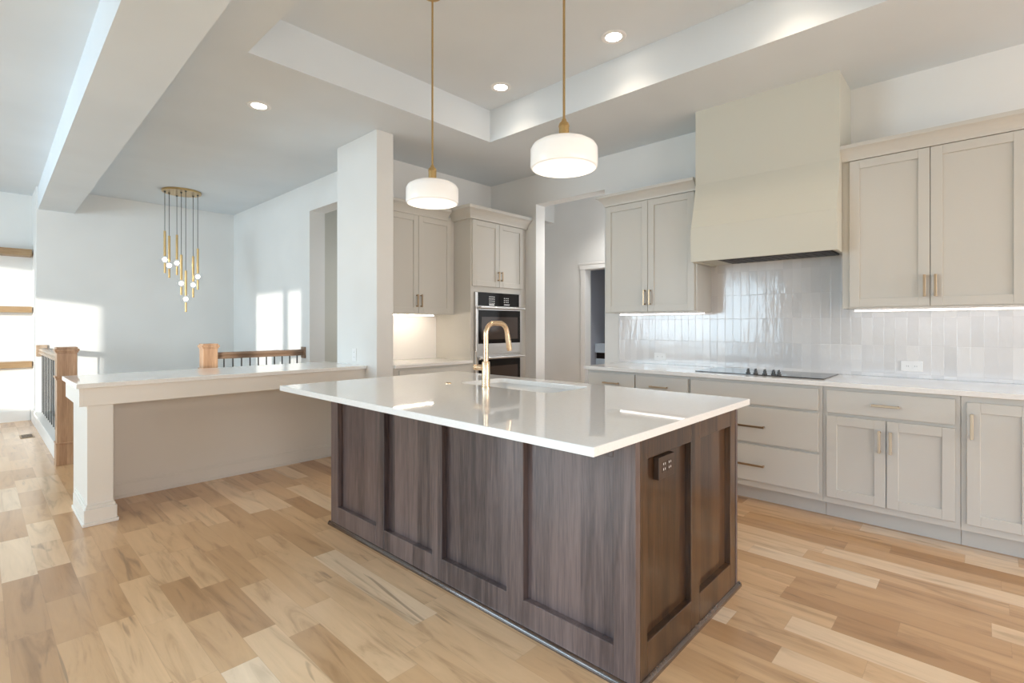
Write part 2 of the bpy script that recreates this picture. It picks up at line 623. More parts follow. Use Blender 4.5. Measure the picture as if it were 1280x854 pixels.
# wall on the right of the stair with an opening to a hall
ws = MB()
WX = 2.831
ws.box(WX, WX + 0.197, 6.088, YF, 0, ZC)
ws.box(WX, WX + 0.197, 4.70, 5.2, 0, ZC)
ws.box(WX, WX + 0.197, 5.2, 6.088, 2.70, ZC)
ws.box(2.64, WX + 0.197, 4.70, 4.80, 0, ZC)
struct(ws, 'wall_stair', WALL)
wf = MB()
wf.box(0.53, WX + 0.197, YF, YF + 0.12, -2.6, ZC)
wf.box(0.53, 0.65, YF + 0.12, 9.45, 0, ZC)
struct(wf, 'wall_far', WALL)
wn_ = MB()
wn_.box(XL, 0.65, 9.45, 9.57, 0, ZC)
struct(wn_, 'wall_niche', WALL)
# hall behind the stair wall
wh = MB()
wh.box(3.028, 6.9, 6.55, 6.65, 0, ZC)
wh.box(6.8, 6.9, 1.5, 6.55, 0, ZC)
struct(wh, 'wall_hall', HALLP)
# stairwell lining
sw = MB()
sw.box(STX0 - 0.1, STX0, STY0, STY1, -2.6, 0.0)
sw.box(STX1, WX + 0.1, STY0, STY1, -2.6, 0.0)
sw.box(STX0, STX1, STY0 - 0.1, STY0, -2.6, -0.1)
sw.box(STX0, STX1, STY0 - 0.1, STY1 + 0.1, -2.7, -2.6)
struct(sw, 'wall_stairwell', WALL)

# passage behind the range wall: end wall with a cased doorway, soffit
PX = 5.75
wp = MB()
wp.box(PX, PX + 0.12, 4.0, 6.55, 0, ZC)
wp.box(PX, PX + 0.12, 1.5, 3.15, 0, ZC)
wp.box(PX, PX + 0.12, 3.15, 4.0, 2.05, ZC)
wp.box(XR + 0.16, PX, 5.3, 5.42, 0, ZC)
wp.box(XR + 0.16, 6.8, 1.5, 1.62, 0, ZC)
struct(wp, 'wall_passage', WALL)
so = MB()
so.box(5.15, PX, 4.55, 5.3, 2.77, ZC)
struct(so, 'trim_2', WALL)
dc = MB()
dc.box(PX - 0.02, PX, 4.0, 4.075, 0, 2.05)
dc.box(PX - 0.02, PX, 3.075, 3.15, 0, 2.05)
dc.box(PX - 0.025, PX, 3.06, 4.09, 2.05, 2.14)
dc.box(PX - 0.032, PX, 3.05, 4.10, 2.115, 2.14)
struct(dc, 'door_1', TRIM, bevel=0.003)
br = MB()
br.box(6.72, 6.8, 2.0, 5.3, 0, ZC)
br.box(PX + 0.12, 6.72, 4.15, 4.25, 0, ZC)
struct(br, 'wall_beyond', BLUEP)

# great-room window wall (left, out of frame) and dining windows (behind the camera)
WINS = [(0.13, 0.62, 1.6, 2.71), (0.68, 1.72, 1.6, 2.71), (3.93, 4.72, 0.75, 2.31), (4.82, 7.6, 0.75, 2.70)]
lw = MB()
ys_ = [YN] + [q for wdw in WINS for q in wdw[:2]] + [9.57]
for i in range(0, len(ys_), 2):
    lw.box(XL - 0.15, XL, ys_[i], ys_[i + 1], 0, ZC)
for y0, y1, z0, z1 in WINS:
    lw.box(XL - 0.15, XL, y0, y1, 0, z0)
    lw.box(XL - 0.15, XL, y0, y1, z1, ZC)
struct(lw, 'wall_left', WALL)
fwn = MB()
fwn.box(-1.8, -1.3, YN - 0.15, YN, 0, ZC)
fwn.box(0.35, 0.5, YN - 0.15, YN, 0, ZC)
fwn.box(3.9, XR, YN - 0.15, YN, 0, ZC)
for a, b2 in ((-1.3, 0.35), (0.5, 3.9)):
    fwn.box(a, b2, YN - 0.15, YN, 2.75, ZC)
    fwn.box(a, b2, YN - 0.15, YN, 0, 0.25)
struct(fwn, 'wall_front', WALL)


# window frames
def window(name, axis, a0, a1, z0, z1, at):
    m = MB()
    t = 0.05
    def bx_(p0, p1, q0, q1):
        if axis == 'y':
            m.box(at - 0.09, at - 0.03, p0, p1, q0, q1)
        else:
            m.box(p0, p1, at - 0.09, at - 0.03, q0, q1)
    bx_(a0, a0 + t * 0.4, z0, z1)
    bx_(a1 - t * 0.4, a1, z0, z1)
    bx_(a0, a1, z0, z0 + t)
    bx_(a0, a1, z1 - t * 0.4, z1)
    struct(m, name, TRIM)


# added unseen wall and door opening around the left fill lamp
pw_ = MB()
pw_.box(-1.8, -1.65, YN, -1.4, 0, ZC)
pw_.box(-1.8, -1.65, 1.6, 2.0, 0, ZC)
pw_.box(-1.8, -1.65, -1.4, 1.6, 2.25, ZC)
pw_.prism([(XL, -0.15), (-1.8, 1.75), (-1.8, 1.95), (XL, 0.05)], 'z', 0, ZC)
struct(pw_, 'wall_fill_added', WALL)
window('door_added', 'y', -1.4, 1.6, 0.0, 2.25, -1.62)  # frame of the added opening, out of view

# added unseen wall that keeps the sun out of the dining windows
gw = MB()
gw.box(-12, 6, -8.2, -8.0, -0.1, 3.6)
struct(gw, 'wall_sun_block', WALL)

for i, (y0, y1, z0, z1) in enumerate(WINS):
    window('window_%d' % (i + 1), 'y', y0, y1, z0, z1, XL)
window('window_5', 'x', -1.3, 0.35, 0.25, 2.75, YN)
window('window_6', 'x', 0.5, 3.9, 0.25, 2.75, YN)

# baseboards that show
bb = MB()
bb.box(0.515, 0.53, YF - 0.015, 9.44, 0, 0.19)
struct(bb, 'baseboard_niche', TRIM)
b3 = MB()
b3.box(XL, 0.51, 9.435, 9.45, 0, 0.14)
struct(b3, 'baseboard_far', TRIM)
b4 = MB()
b4.box(WX - 0.015, WX, 6.30, STY1, 0, 0.14)
struct(b4, 'baseboard_stair', TRIM)

# tile behind the range
tl = MB()
tl.box(XR - 0.010, XR, -0.95, 2.708, 0.915, 1.82)
struct(tl, 'wall_tile', TILE)
sp = MB()
sp.box(2.64, 3.606, YB - 0.010, YB, 0.915, 1.41)
struct(sp, 'wall_splash', SPLASH)


# ------------------------------------------------------------------ cabinet kit (local: x width, -y outward, z up)
def shaker(name, m, parent, x0, x1, z0, z1, y=0.0, t=0.02, s=0.058, rec=0.011):
    d = MB()
    d.box(x0, x0 + s, y - t, y, z0, z1)
    d.box(x1 - s, x1, y - t, y, z0, z1)
    d.box(x0 + s, x1 - s, y - t, y, z0, z0 + s)
    d.box(x0 + s, x1 - s, y - t, y, z1 - s, z1)
    d.box(x0 + s - 0.001, x1 - s + 0.001, y - t + rec, y, z0 + s - 0.001, z1 - s + 0.001)
    return d.build(name, m, parent, bevel=0.0016, seg=1)


def slab(name, m, parent, x0, x1, z0, z1, y=0.0, t=0.02):
    return MB().box(x0, x1, y - t, y, z0, z1).build(name, m, parent, bevel=0.0025)


def pull(parent, x, z, length, vertical, y=-0.02, name='handle'):
    h = MB()
    w2 = 0.0068
    if vertical:
        h.box(x - w2, x + w2, y - 0.034, y - 0.024, z - length / 2, z + length / 2)
        for s in (-1, 1):
            h.box(x - w2 * 0.9, x + w2 * 0.9, y - 0.025, y, z + s * (length / 2 - 0.010) - 0.0055, z + s * (length / 2 - 0.010) + 0.0055)
    else:
        h.box(x - length / 2, x + length / 2, y - 0.034, y - 0.024, z - w2, z + w2)
        for s in (-1, 1):
            h.box(x + s * (length / 2 - 0.010) - 0.0055, x + s * (length / 2 - 0.010) + 0.0055, y - 0.025, y, z - w2 * 0.9, z + w2 * 0.9)
    return h.build(name, PULL, parent, bevel=0.001, seg=1)


CROWN = [(0.0, 0.0), (0.024, 0.0), (0.026, 0.012), (0.033, 0.026), (0.044, 0.042), (0.057, 0.056), (0.070, 0.065), (0.078, 0.068), (0.080, 0.072), (0.080, 0.092), (0.0, 0.092)]


def crown(parent, x0, x1, z, depth, y=0.0, left=False, right=False, k=1.0):
    m = MB()
    pts = [(p * k, q * k) for p, q in CROWN]
    m.loft([(x0 - (p if left else 0), y - p, z + q) for p, q in pts],
           [(x1 + (p if right else 0), y - p, z + q) for p, q in pts])
    if left:
        m.loft([(x0 - p, y - p, z + q) for p, q in pts], [(x0 - p, depth, z + q) for p, q in pts])
    if right:
        m.loft([(x1 + p, y - p, z + q) for p, q in pts], [(x1 + p, depth, z + q) for p, q in pts])
    return m.build('crown_molding', CAB, parent)


def wx(y):            # world y on the range wall -> local x of an Empty placed at world y = 0
    return -y


RZ = -PI / 2
BX = 3.85             # face-frame plane of the range base cabinets


def base_unit(label, ya, yb, group='base cabinets along the range wall'):
    """face frame box between world y = ya (left) and yb (right)"""
    t = thing('base_cabinet', label, 'cabinet', (BX, (ya + yb) / 2, 0), RZ, group)
    hw = (ya - yb) / 2
    cc = MB()
    cc.box(-hw + 0.001, hw - 0.001, 0.02, 0.62, 0.115, 0.882)
    cc.build('carcass', CAB, t)
    fr = MB()
    fr.box(-hw + 0.001, hw - 0.001, 0.0, 0.019, 0.115, 0.882)
    fr.build('face_frame', CAB, t, bevel=0.001, seg=1)
    tk = MB()
    tk.box(-hw + 0.001, hw - 0.001, 0.097, 0.115, 0.0, 0.115)
    tk.build('toe_kick', CAB, t)
    return t, (lambda y: (ya + yb) / 2 - y)


t, lx = base_unit('cream base cabinet at the left end of the range wall counter, drawer over door', 2.655, 2.162)
d = slab('drawer', CAB, t, lx(2.640), lx(2.168), 0.712, 0.860)
pull(d, lx(2.392), 0.778, 0.155, False)
d = shaker('door', CAB, t, lx(2.640), lx(2.168), 0.155, 0.690)
pull(d, lx(2.215), 0.56, 0.135, True)
t, lx = base_unit('cream base cabinet between the leftmost base cabinet and the cooktop drawers', 2.162, 1.688)
d = slab('drawer', CAB, t, lx(2.157), lx(1.700), 0.712, 0.860)
pull(d, lx(1.94), 0.778, 0.155, False)
d = shaker('door', CAB, t, lx(2.157), lx(1.700), 0.155, 0.690)
pull(d, lx(2.11), 0.56, 0.135, True)
t, lx = base_unit('cream base cabinet of two wide drawers directly below the cooktop', 1.688, 0.780)
slab('false_front', CAB, t, lx(1.677), lx(0.804), 0.715, 0.860)
d = slab('drawer', CAB, t, lx(1.677), lx(0.804), 0.441, 0.696)
pull(d, lx(1.24), 0.560, 0.216, False)
d = slab('drawer', CAB, t, lx(1.677), lx(0.804), 0.163, 0.422)
pull(d, lx(1.24), 0.283, 0.216, False)
t, lx = base_unit('cream base cabinet with one drawer above two panelled doors, right of the cooktop', 0.780, 0.097)
d = slab('drawer', CAB, t, lx(0.757), lx(0.121), 0.712, 0.860)
pull(d, lx(0.441), 0.785, 0.142, False)
d = shaker('door', CAB, t, lx(0.757), lx(0.443), 0.158, 0.692)
pull(d, lx(0.472), 0.563, 0.137, True)
d = shaker('door', CAB, t, lx(0.437), lx(0.121), 0.158, 0.692)
pull(d, lx(0.416), 0.563, 0.137, True)
t, lx = base_unit('cream base cabinet with full-height doors at the right edge of the photo', 0.097, -0.82)
d = shaker('door', CAB, t, lx(0.072), lx(-0.205), 0.158, 0.848)
pull(d, lx(0.050), 0.715, 0.142, True)
d = shaker('door', CAB, t, lx(-0.211), lx(-0.790), 0.158, 0.848)
pull(d, lx(-0.26), 0.715, 0.142, True)

# worktop along the range wall
m = MB().box(3.804, XR - 0.012, -0.95, 2.668, 0.884, 0.914)
tag(m.build('range_countertop', QUARTZ, None, bevel=0.003), 'long white quartz countertop on the range wall base cabinets', 'countertop')

# cooktop
t = thing('cooktop', 'flat black glass electric cooktop with five front knobs set in the range counter', 'cooktop', (4.18, 1.241, 0.9145))
MB().box(-0.235, 0.235, -0.447, 0.447, 0.0, 0.006).build('glass_top', COOKG, t, bevel=0.002)
for ky in (1.305, 1.252, 1.188, 1.128, 1.092):
    k = MB()
    k.lathe([(0.0, 0.006), (0.017, 0.006), (0.017, 0.012), (0.012, 0.014), (0.012, 0.030), (0.0, 0.030)], 18, -0.17, ky - 1.241)
    k.box(-0.187, -0.153, ky - 1.241 - 0.004, ky - 1.241 + 0.004, 0.030, 0.042)
    k.build('knob', BLACKM, t, bevel=0.0008, seg=1)

# ------------------------------------------------------------------ range hood
HY0, HY1 = 0.728, 1.743
t = thing('range_hood', 'tall cream painted range hood flaring out above the cooktop', 'range hood', (XR, (HY0 + HY1) / 2, 1.78))
hx0, hz = XR, 1.78
m = MB()
m.prism([(4.08 - hx0, ZC - hz), (4.08 - hx0, 2.44 - hz), (4.065 - hx0, 2.36 - hz), (4.035 - hx0, 2.22 - hz), (3.992 - hx0, 2.075 - hz),
         (-0.002, 2.075 - hz), (-0.002, ZC - hz)], 'y', -(HY1 - HY0) / 2, (HY1 - HY0) / 2)
m.build('chimney', HOODP, t)
m = MB()
hw = (HY1 - HY0) / 2
m.box(3.985 - hx0, 4.003 - hx0, -hw, hw, 1.797 - hz, 2.075 - hz)
m.box(4.003 - hx0, -0.002, -hw, -hw + 0.018, 1.797 - hz, 2.075 - hz)
m.box(4.003 - hx0, -0.002, hw - 0.018, hw, 1.797 - hz, 2.075 - hz)
m.box(3.985 - hx0, 4.07 - hx0, -hw - 0.006, -hw, 1.797 - hz, 1.985 - hz)
m.box(4.003 - hx0, -0.002, -hw + 0.018, hw - 0.018, 1.812 - hz, 1.825 - hz)
m.build('apron', HOODP, t, bevel=0.001, seg=1)
m = MB()
m.box(4.03 - hx0, 4.36 - hx0, -hw + 0.05, hw - 0.20, 1.800 - hz, 1.812 - hz)
for i in range(14):
    yy = -hw + 0.07 + i * 0.052
    m.box(4.05 - hx0, 4.34 - hx0, yy, yy + 0.03, 1.797 - hz, 1.800 - hz)
m.build('filter', DARKV, t)

# ------------------------------------------------------------------ wall cabinets by the range
UX = 4.17


def wall_cab(label, ya, yb, split, dl, dr, crown_left, crown_z=2.42):
    t = thing('upper_cabinet', label, 'cabinet', (UX, (ya + yb) / 2, 1.40), RZ, 'wall cabinets beside the hood')
    q = (ya + yb) / 2
    hw = (ya - yb) / 2
    z = 1.40
    MB().box(-hw, hw, 0.02, XR - UX - 0.011, 0.0, 1.05).build('carcass', CAB, t, bevel=0.001, seg=1)
    MB().box(-hw, hw, 0.0, 0.019, 0.0, 1.05).build('face_frame', CAB, t, bevel=0.001, seg=1)
    d = shaker('door', CAB, t, q - dl, q - split - 0.002, 1.408 - z, 2.417 - z)
    pull(d, q - split - 0.027, 1.536 - z, 0.140, True)
    d = shaker('door', CAB, t, q - split + 0.002, q - dr, 1.408 - z, 2.417 - z)
    pull(d, q - split + 0.027, 1.536 - z, 0.140, True)
    crown(t, -hw + (0.03 if crown_left else 0.0), hw, crown_z - z, XR - UX - 0.012, left=crown_left, k=1.08)
    return t


wall_cab('cream two-door wall cabinet left of the range hood, crown returning at its left end', 2.672, 1.768, 2.214, 2.657, 1.785, True)
wall_cab('cream two-door wall cabinet right of the range hood', 0.7275, -0.20, 0.250, 0.682, -0.183, False)


def led(name, label, x0, x1, y0, y1, z0, z1, m=None):
    t = thing(name, label, 'light', ((x0 + x1) / 2, (y0 + y1) / 2, z1), 0, 'under-cabinet lights')
    hx, hy = (x1 - x0) / 2, (y1 - y0) / 2
    MB().box(-hx, hx, -hy, hy, -0.006, 0.0).build('channel', WHITEPL, t)
    MB().box(-hx + 0.002, hx - 0.002, -hy + 0.002, hy - 0.002, z0 - z1, -0.0062).build('diffuser', m or LEDM, t)
    return t


led('led_light', 'thin lit strip light under the cabinet left of the hood', 4.345, 4.365, 1.78, 2.62, 1.382, 1.399)
led('led_light', 'thin lit strip light under the cabinet right of the hood', 4.345, 4.365, -0.19, 0.685, 1.382, 1.399)
led('led_light', 'thin lit strip light under the buffet cabinet beside the ovens', 2.70, 3.42, 4.38, 4.40, 1.386, 1.399, LEDB)

# ------------------------------------------------------------------ oven tower
t = thing('oven_cabinet', 'tall cream cabinet housing the double wall oven, two short doors on top', 'cabinet', (3.606, 3.985, 0))
ow = XR - 3.606
m = MB()
m.box(0, 0.05, 0.0, 0.59, 0.0, 2.46)
m.box(0.782, ow - 0.002, 0.0, 0.59, 0.0, 2.46)
m.box(0.05, 0.782, 0.0, 0.59, 1.645, 2.46)
m.box(0.05, 0.782, 0.0, 0.59, 0.10, 0.36)
m.build('carcass', CAB, t, bevel=0.001, seg=1)
MB().box(0.05, 0.782, 0.06, 0.08, 0.0, 0.10).build('toe_kick', CAB, t)
d = shaker('door', CAB, t, 0.012, 0.414, 1.708, 2.417)
pull(d, 0.390, 1.828, 0.105, True)
d = shaker('door', CAB, t, 0.418, 0.818, 1.708, 2.417)
pull(d, 0.442, 1.828, 0.105, True)
d = slab('drawer', CAB, t, 0.06, 0.77, 0.13, 0.34)
pull(d, 0.415, 0.25, 0.216, False)
crown(t, 0.0, ow - 0.002, 2.42, 0.271, left=True, k=1.36)

t = thing('double_oven', 'stainless steel double wall oven with black glass doors and keypad', 'oven', (3.658, 3.985, 0.365))
oz = 0.365
MB().box(0.002, 0.726, 0.0, 0.52, 0.0, 1.275).build('housing', STEEL, t)
for a, b2 in ((0.0, 0.036), (0.694, 0.728)):
    MB().box(a, b2, -0.018, -0.001, 1.132, 1.277).build('side_trim', STEEL, t, bevel=0.001, seg=1)
cp = MB().box(0.036, 0.694, -0.018, -0.001, 1.132, 1.277).build('control_panel', BLACKG, t, bevel=0.001, seg=1)
kp = MB()
for i in range(4):
    for j in range(4):
        kp.box(0.205 + i * 0.024, 0.217 + i * 0.024, -0.0195, -0.018, 1.160 + j * 0.023, 1.168 + j * 0.023)
kp.box(0.205, 0.285, -0.0195, -0.018, 1.140, 1.151)
kp.build('keypad', KEYS, cp)
kp = MB()
for i in range(3):
    for j in range(3):
        kp.box(0.44 + i * 0.030, 0.451 + i * 0.030, -0.0195, -0.018, 1.176 + j * 0.022, 1.183 + j * 0.022)
kp.box(0.44, 0.53, -0.0195, -0.018, 1.148, 1.155)
kp.build('keypad', KEYS, cp)


def oven_door(z0, z1, gz0, gz1, hz_):
    d = MB()
    d.box(0.0, 0.728, -0.030, -0.002, z0, z1)
    d = d.build('oven_door', STEEL, t, bevel=0.002)
    g = MB().box(0.034, 0.694, -0.034, -0.0305, gz0, gz1).build('glass', BLACKG, d)
    MB().box(0.075, 0.650, -0.0355, -0.0345, gz0 + 0.045, gz1 - 0.075).build('window', OVENWIN, d)
    h = MB()
    h.tube([(0.01, -0.080, hz_), (0.718, -0.080, hz_)], 0.014, 16)
    for q in (0.05, 0.678):
        h.box(q - 0.012, q + 0.012, -0.080, -0.030, hz_ - 0.012, hz_ + 0.012)
    h.build('handle', STEEL, d, smooth=True)


oven_door(0.600, 1.128, 0.720, 1.086, 1.110)
oven_door(0.060, 0.590, 0.160, 0.545, 0.566)
MB().box(0.0, 0.728, -0.020, -0.002, 0.0, 0.052).build('lower_vent', STEEL, t)

# buffet niche between the wall end and the ovens
t = thing('upper_cabinet', 'cream two-door wall cabinet over the buffet counter left of the ovens', 'cabinet', (2.64, 4.257, 1.40))
MB().box(0.0, 0.964, 0.02, YB - 4.257 - 0.002, 0.0, 1.05).build('carcass', CAB, t)
MB().box(0.0, 0.964, 0.0, 0.019, 0.0, 1.05).build('face_frame', CAB, t)
d = shaker('door', CAB, t, 0.03, 0.474, 0.008, 1.012)
pull(d, 0.450, 0.136, 0.130, True)
d = shaker('door', CAB, t, 0.478, 0.912, 0.008, 1.012)
pull(d, 0.502, 0.136, 0.130, True)
crown(t, 0.0, 0.855, 1.012, 0.3, k=1.2)
t = thing('base_cabinet', 'cream base cabinet under the buffet counter left of the ovens', 'cabinet', (2.64, 3.975, 0))
MB().box(0.002, 0.962, 0.02, YB - 3.975 - 0.012, 0.115, 0.882).build('carcass', CAB, t)
MB().box(0.002, 0.962, 0.0, 0.019, 0.115, 0.882).build('face_frame', CAB, t)
MB().box(0.002, 0.962, 0.097, 0.115, 0.0, 0.115).build('toe_kick', CAB, t)
d = slab('drawer', CAB, t, 0.055, 0.925, 0.712, 0.860)
pull(d, 0.49, 0.785, 0.155, False)
for x0, x1, hx in ((0.055, 0.488, 0.455), (0.492, 0.925, 0.525)):
    d = shaker('door', CAB, t, x0, x1, 0.158, 0.692)
    pull(d, hx, 0.56, 0.137, True)
m = MB().box(2.641, 3.605, 3.945, YB - 0.011, 0.884, 0.914)
tag(m.build('buffet_countertop', QUARTZ, None, bevel=0.003), 'short white quartz countertop in the niche beside the ovens', 'countertop')

# ------------------------------------------------------------------ island
IX0, IX1, IY0, IY1 = 1.572, 2.563, 0.884, 3.076
t = thing('kitchen_island', 'dark stained walnut kitchen island base with recessed panels', 'kitchen island', ((IX0 + IX1) / 2, (IY0 + IY1) / 2, 0))
ox, oy = (IX0 + IX1) / 2, (IY0 + IY1) / 2
F = 0.032
m = MB()
m.box(IX0 + F - ox, IX1 - 0.0205 - ox, IY0 + F - oy, IY1 - F - oy, 0.0, 0.60)
m.box(IX0 + F - ox, 2.00 - ox, IY0 + F - oy, IY1 - F - oy, 0.60, 0.884)
m.box(2.00 - ox, IX1 - 0.0205 - ox, IY0 + F - oy, 1.66 - oy, 0.60, 0.884)
m.box(2.00 - ox, IX1 - 0.0205 - ox, 2.52 - oy, IY1 - F - oy, 0.60, 0.884)
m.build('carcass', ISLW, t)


def frame_y(x_out, x_in, stiles, rail_lo, rail_hi, name):
    """panelled face in a plane of constant x; stiles = list of (y0, y1)"""
    m = MB()
    ya, yb = stiles[0][0], stiles[-1][1]
    for a, b2 in stiles:
        m.box(x_out - ox, x_in - ox, a - oy, b2 - oy, 0.0, 0.884)
    for (a0, a1), (b0, b1) in zip(stiles, stiles[1:]):
        m.box(x_out - ox, x_in - ox, a1 - oy, b0 - oy, 0.0, rail_lo)
        m.box(x_out - ox, x_in - ox, a1 - oy, b0 - oy, rail_hi, 0.884)
    return m.build(name, ISLW, t, bevel=0.002, seg=1)


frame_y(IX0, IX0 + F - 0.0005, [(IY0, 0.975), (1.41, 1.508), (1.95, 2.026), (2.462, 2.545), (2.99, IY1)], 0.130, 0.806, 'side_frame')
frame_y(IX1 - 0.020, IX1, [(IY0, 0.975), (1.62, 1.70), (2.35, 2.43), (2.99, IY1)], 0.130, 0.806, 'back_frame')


def frame_x(y0, y1, name):
    m = MB()
    st = [(IX0 + 0.0321, 1.657), (2.028, 2.112), (2.468, IX1 - 0.0321)]
    for a, b2 in st:
        m.box(a - ox, b2 - ox, y0 - oy, y1 - oy, 0.0, 0.884)
    for (a0, a1), (b0, b1) in zip(st, st[1:]):
        m.box(a1 - ox, b0 - ox, y0 - oy, y1 - oy, 0.0, 0.140)
        m.box(a1 - ox, b0 - ox, y0 - oy, y1 - oy, 0.800, 0.884)
    return m.build(name, ISLE, t, bevel=0.002, seg=1)


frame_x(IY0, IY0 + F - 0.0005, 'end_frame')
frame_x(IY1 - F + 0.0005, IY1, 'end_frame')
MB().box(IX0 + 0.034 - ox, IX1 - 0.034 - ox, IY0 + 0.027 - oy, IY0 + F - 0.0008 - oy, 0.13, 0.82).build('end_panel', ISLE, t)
m = MB()
sh = [(0.0, 0.0), (-0.016, 0.0)] + [(-0.016 * math.cos(R(a)), 0.004 + 0.018 * math.sin(R(a))) for a in range(0, 91, 15)]
m.prism([(IX0 - ox + p, q) for p, q in sh], 'y', IY0 - 0.014 - oy, IY1 + 0.014 - oy)
m.prism([(IX1 - ox - p, q) for p, q in sh], 'y', IY0 - 0.014 - oy, IY1 + 0.014 - oy)
m.prism([(IY0 - oy + p, q) for p, q in sh], 'x', IX0 - 0.012 - ox, IX1 + 0.012 - ox)
m.prism([(IY1 - oy - p, q) for p, q in sh], 'x', IX0 - 0.012 - ox, IX1 + 0.012 - ox)
m.build('shoe_molding', SHOE, t, smooth=True)
# bronze outlet on the near end
m = MB().box(1.752 - ox, 1.880 - ox, IY0 + 0.004 - oy, IY0 + 0.0268 - oy, 0.700, 0.785)
ou = m.build('outlet', BRONZEPL, t, bevel=0.002)
ou['label'] = 'dark bronze outlet plate'
for q in (1.793, 1.839):
    m = MB()
    m.box(q - 0.016 - ox, q + 0.016 - ox, IY0 + 0.0025 - oy, IY0 + 0.004 - oy, 0.722, 0.764)
    so_ = m.build('socket', BRONZEPL, ou, bevel=0.001, seg=1)
    m = MB()
    for zz in (0.732, 0.752):
        m.box(q - 0.009 - ox, q - 0.006 - ox, IY0 + 0.002 - oy, IY0 + 0.0025 - oy, zz, zz + 0.008)
        m.box(q + 0.005 - ox, q + 0.008 - ox, IY0 + 0.002 - oy, IY0 + 0.0025 - oy, zz, zz + 0.008)
    m.build('slot', WHITEPL, ou)

# island worktop with sink cut-out
CX0, CX1, CY0, CY1 = 1.271, 2.656, 0.856, 3.137
SX0, SX1, SY0, SY1 = 2.125, 2.520, 1.715, 2.470
bm2 = bmesh.new()


def rrect(x0, x1, y0, y1, r_, n_=6):
    pts = []
    for cx_, cy_, a0 in ((x1 - r_, y1 - r_, 0), (x0 + r_, y1 - r_, 90), (x0 + r_, y0 + r_, 180), (x1 - r_, y0 + r_, 270)):
        for i in range(n_ + 1):
            a = R(a0 + 90 * i / n_)
            pts.append((cx_ + r_ * math.cos(a), cy_ + r_ * math.sin(a)))
    return pts


inner = rrect(SX0, SX1, SY0, SY1, 0.06)
outer = []
nn = len(inner)
for i, (px, py) in enumerate(inner):
    q = i // 7
    k = i % 7
    corner = [(CX1, CY1), (CX0, CY1), (CX0, CY0), (CX1, CY0)][q]
    outer.append(corner)
for z, flip in ((0.914, False), (0.884, True)):
    vi = [bm2.verts.new((x, y, z)) for x, y in inner]
    vc = [bm2.verts.new((x, y, z)) for x, y in ((CX1, CY1), (CX0, CY1), (CX0, CY0), (CX1, CY0))]
    if not flip:
        ti_, tc_ = vi, vc
    else:
        bi_, bc_ = vi, vc
    for q in range(4):
        for k in range(6):
            bm2.faces.new([vc[q], vi[q * 7 + k], vi[q * 7 + k + 1]])
        bm2.faces.new([vc[q], vi[q * 7 + 6], vi[(q * 7 + 7) % nn], vc[(q + 1) % 4]])
for i in range(nn):
    bm2.faces.new([ti_[i], ti_[(i + 1) % nn], bi_[(i + 1) % nn], bi_[i]])
for q in range(4):
    bm2.faces.new([tc_[q], tc_[(q + 1) % 4], bc_[(q + 1) % 4], bc_[q]])
mm = MB()
mm.bm.free()
mm.bm = bm2
tag(mm.build('island_countertop', QUARTZ, None, bevel=0.003), 'large polished white quartz countertop on the dark island', 'countertop')

# undermount sink
t = thing('sink', 'white undermount sink set into the island countertop', 'sink', ((SX0 + SX1) / 2, (SY0 + SY1) / 2, 0.64))
sx, sy = (SX0 + SX1) / 2, (SY0 + SY1) / 2
bs = bmesh.new()
lv = [(0.004, 0.2435), (0.004, 0.02), (-0.03, 0.0)]
rings = []
for e, z in lv:
    rings.append([bs.verts.new((x - sx, y - sy, z)) for x, y in rrect(SX0 - e, SX1 + e, SY0 - e, SY1 + e, 0.05 if e > 0 else 0.04)])
for a, b2 in zip(rings, rings[1:]):
    for i in range(len(a)):
        j = (i + 1) % len(a)
        bs.faces.new([a[i], a[j], b2[j], b2[i]])
bs.faces.new(rings[-1])
mm = MB()
mm.bm.free()
mm.bm = bs
o = mm.build('bowl', SINKM, t, smooth=True)
md = o.modifiers.new('solid', 'SOLIDIFY')
md.thickness = 0.012
md.offset = 1.0
MB().lathe([(0.0, 0.001), (0.045, 0.001), (0.045, 0.004), (0.03, 0.005), (0.0, 0.003)], 24).build('drain', STEEL, t, smooth=True)

# faucet
FX, FY = 2.058, 2.140
t = thing('faucet', 'champagne brass pull-down faucet standing at the sink on the island', 'faucet', (FX, FY, 0.9142))
MB().lathe([(0.0, 0.0), (0.028, 0.0), (0.028, 0.006), (0.0235, 0.010), (0.0235, 0.150), (0.021, 0.156), (0.0, 0.156)], 28).build('base', CHAMP, t, smooth=True)
pts = [(0, 0, 0.150), (0, 0, 0.30)]
for i in range(0, 10):
    a = R(180 - 90 * i / 9)
    pts.append((0.065 + 0.065 * math.cos(a), 0, 0.316 + 0.065 * math.sin(a)))
for i in range(0, 9):
    a = R(90 - 78 * i / 8)
    pts.append((0.115 + 0.065 * math.cos(a), 0, 0.316 + 0.065 * math.sin(a)))
p_end = Vector(pts[-1])
dirn = Vector((0.20, 0, -0.98)).normalized()
pts.append(tuple(p_end + dirn * 0.02))
MB().tube(pts, 0.0150, 18).build('spout', CHAMP, t, smooth=True)
sh0 = p_end + dirn * 0.018
m = MB().tube([sh0, sh0 + dirn * 0.03, sh0 + dirn * 0.085, sh0 + dirn * 0.100], [0.0158, 0.0168, 0.0178, 0.0165], 18)
shd = m.build('spray_head', CHAMP, t, smooth=True)
MB().sphere(sh0 + dirn * 0.03 + Vector((0.0, -0.016, 0)), 0.004, 10).build('button', BLACKM, shd, smooth=True)
m = MB().tube([(0, 0.02, 0.118), (0, 0.072, 0.118), (0, 0.0725, 0.118), (0, 0.092, 0.118)], [0.0175, 0.0175, 0.0195, 0.0195], 18)
hb = m.build('handle_hub', CHAMP, t, smooth=True)
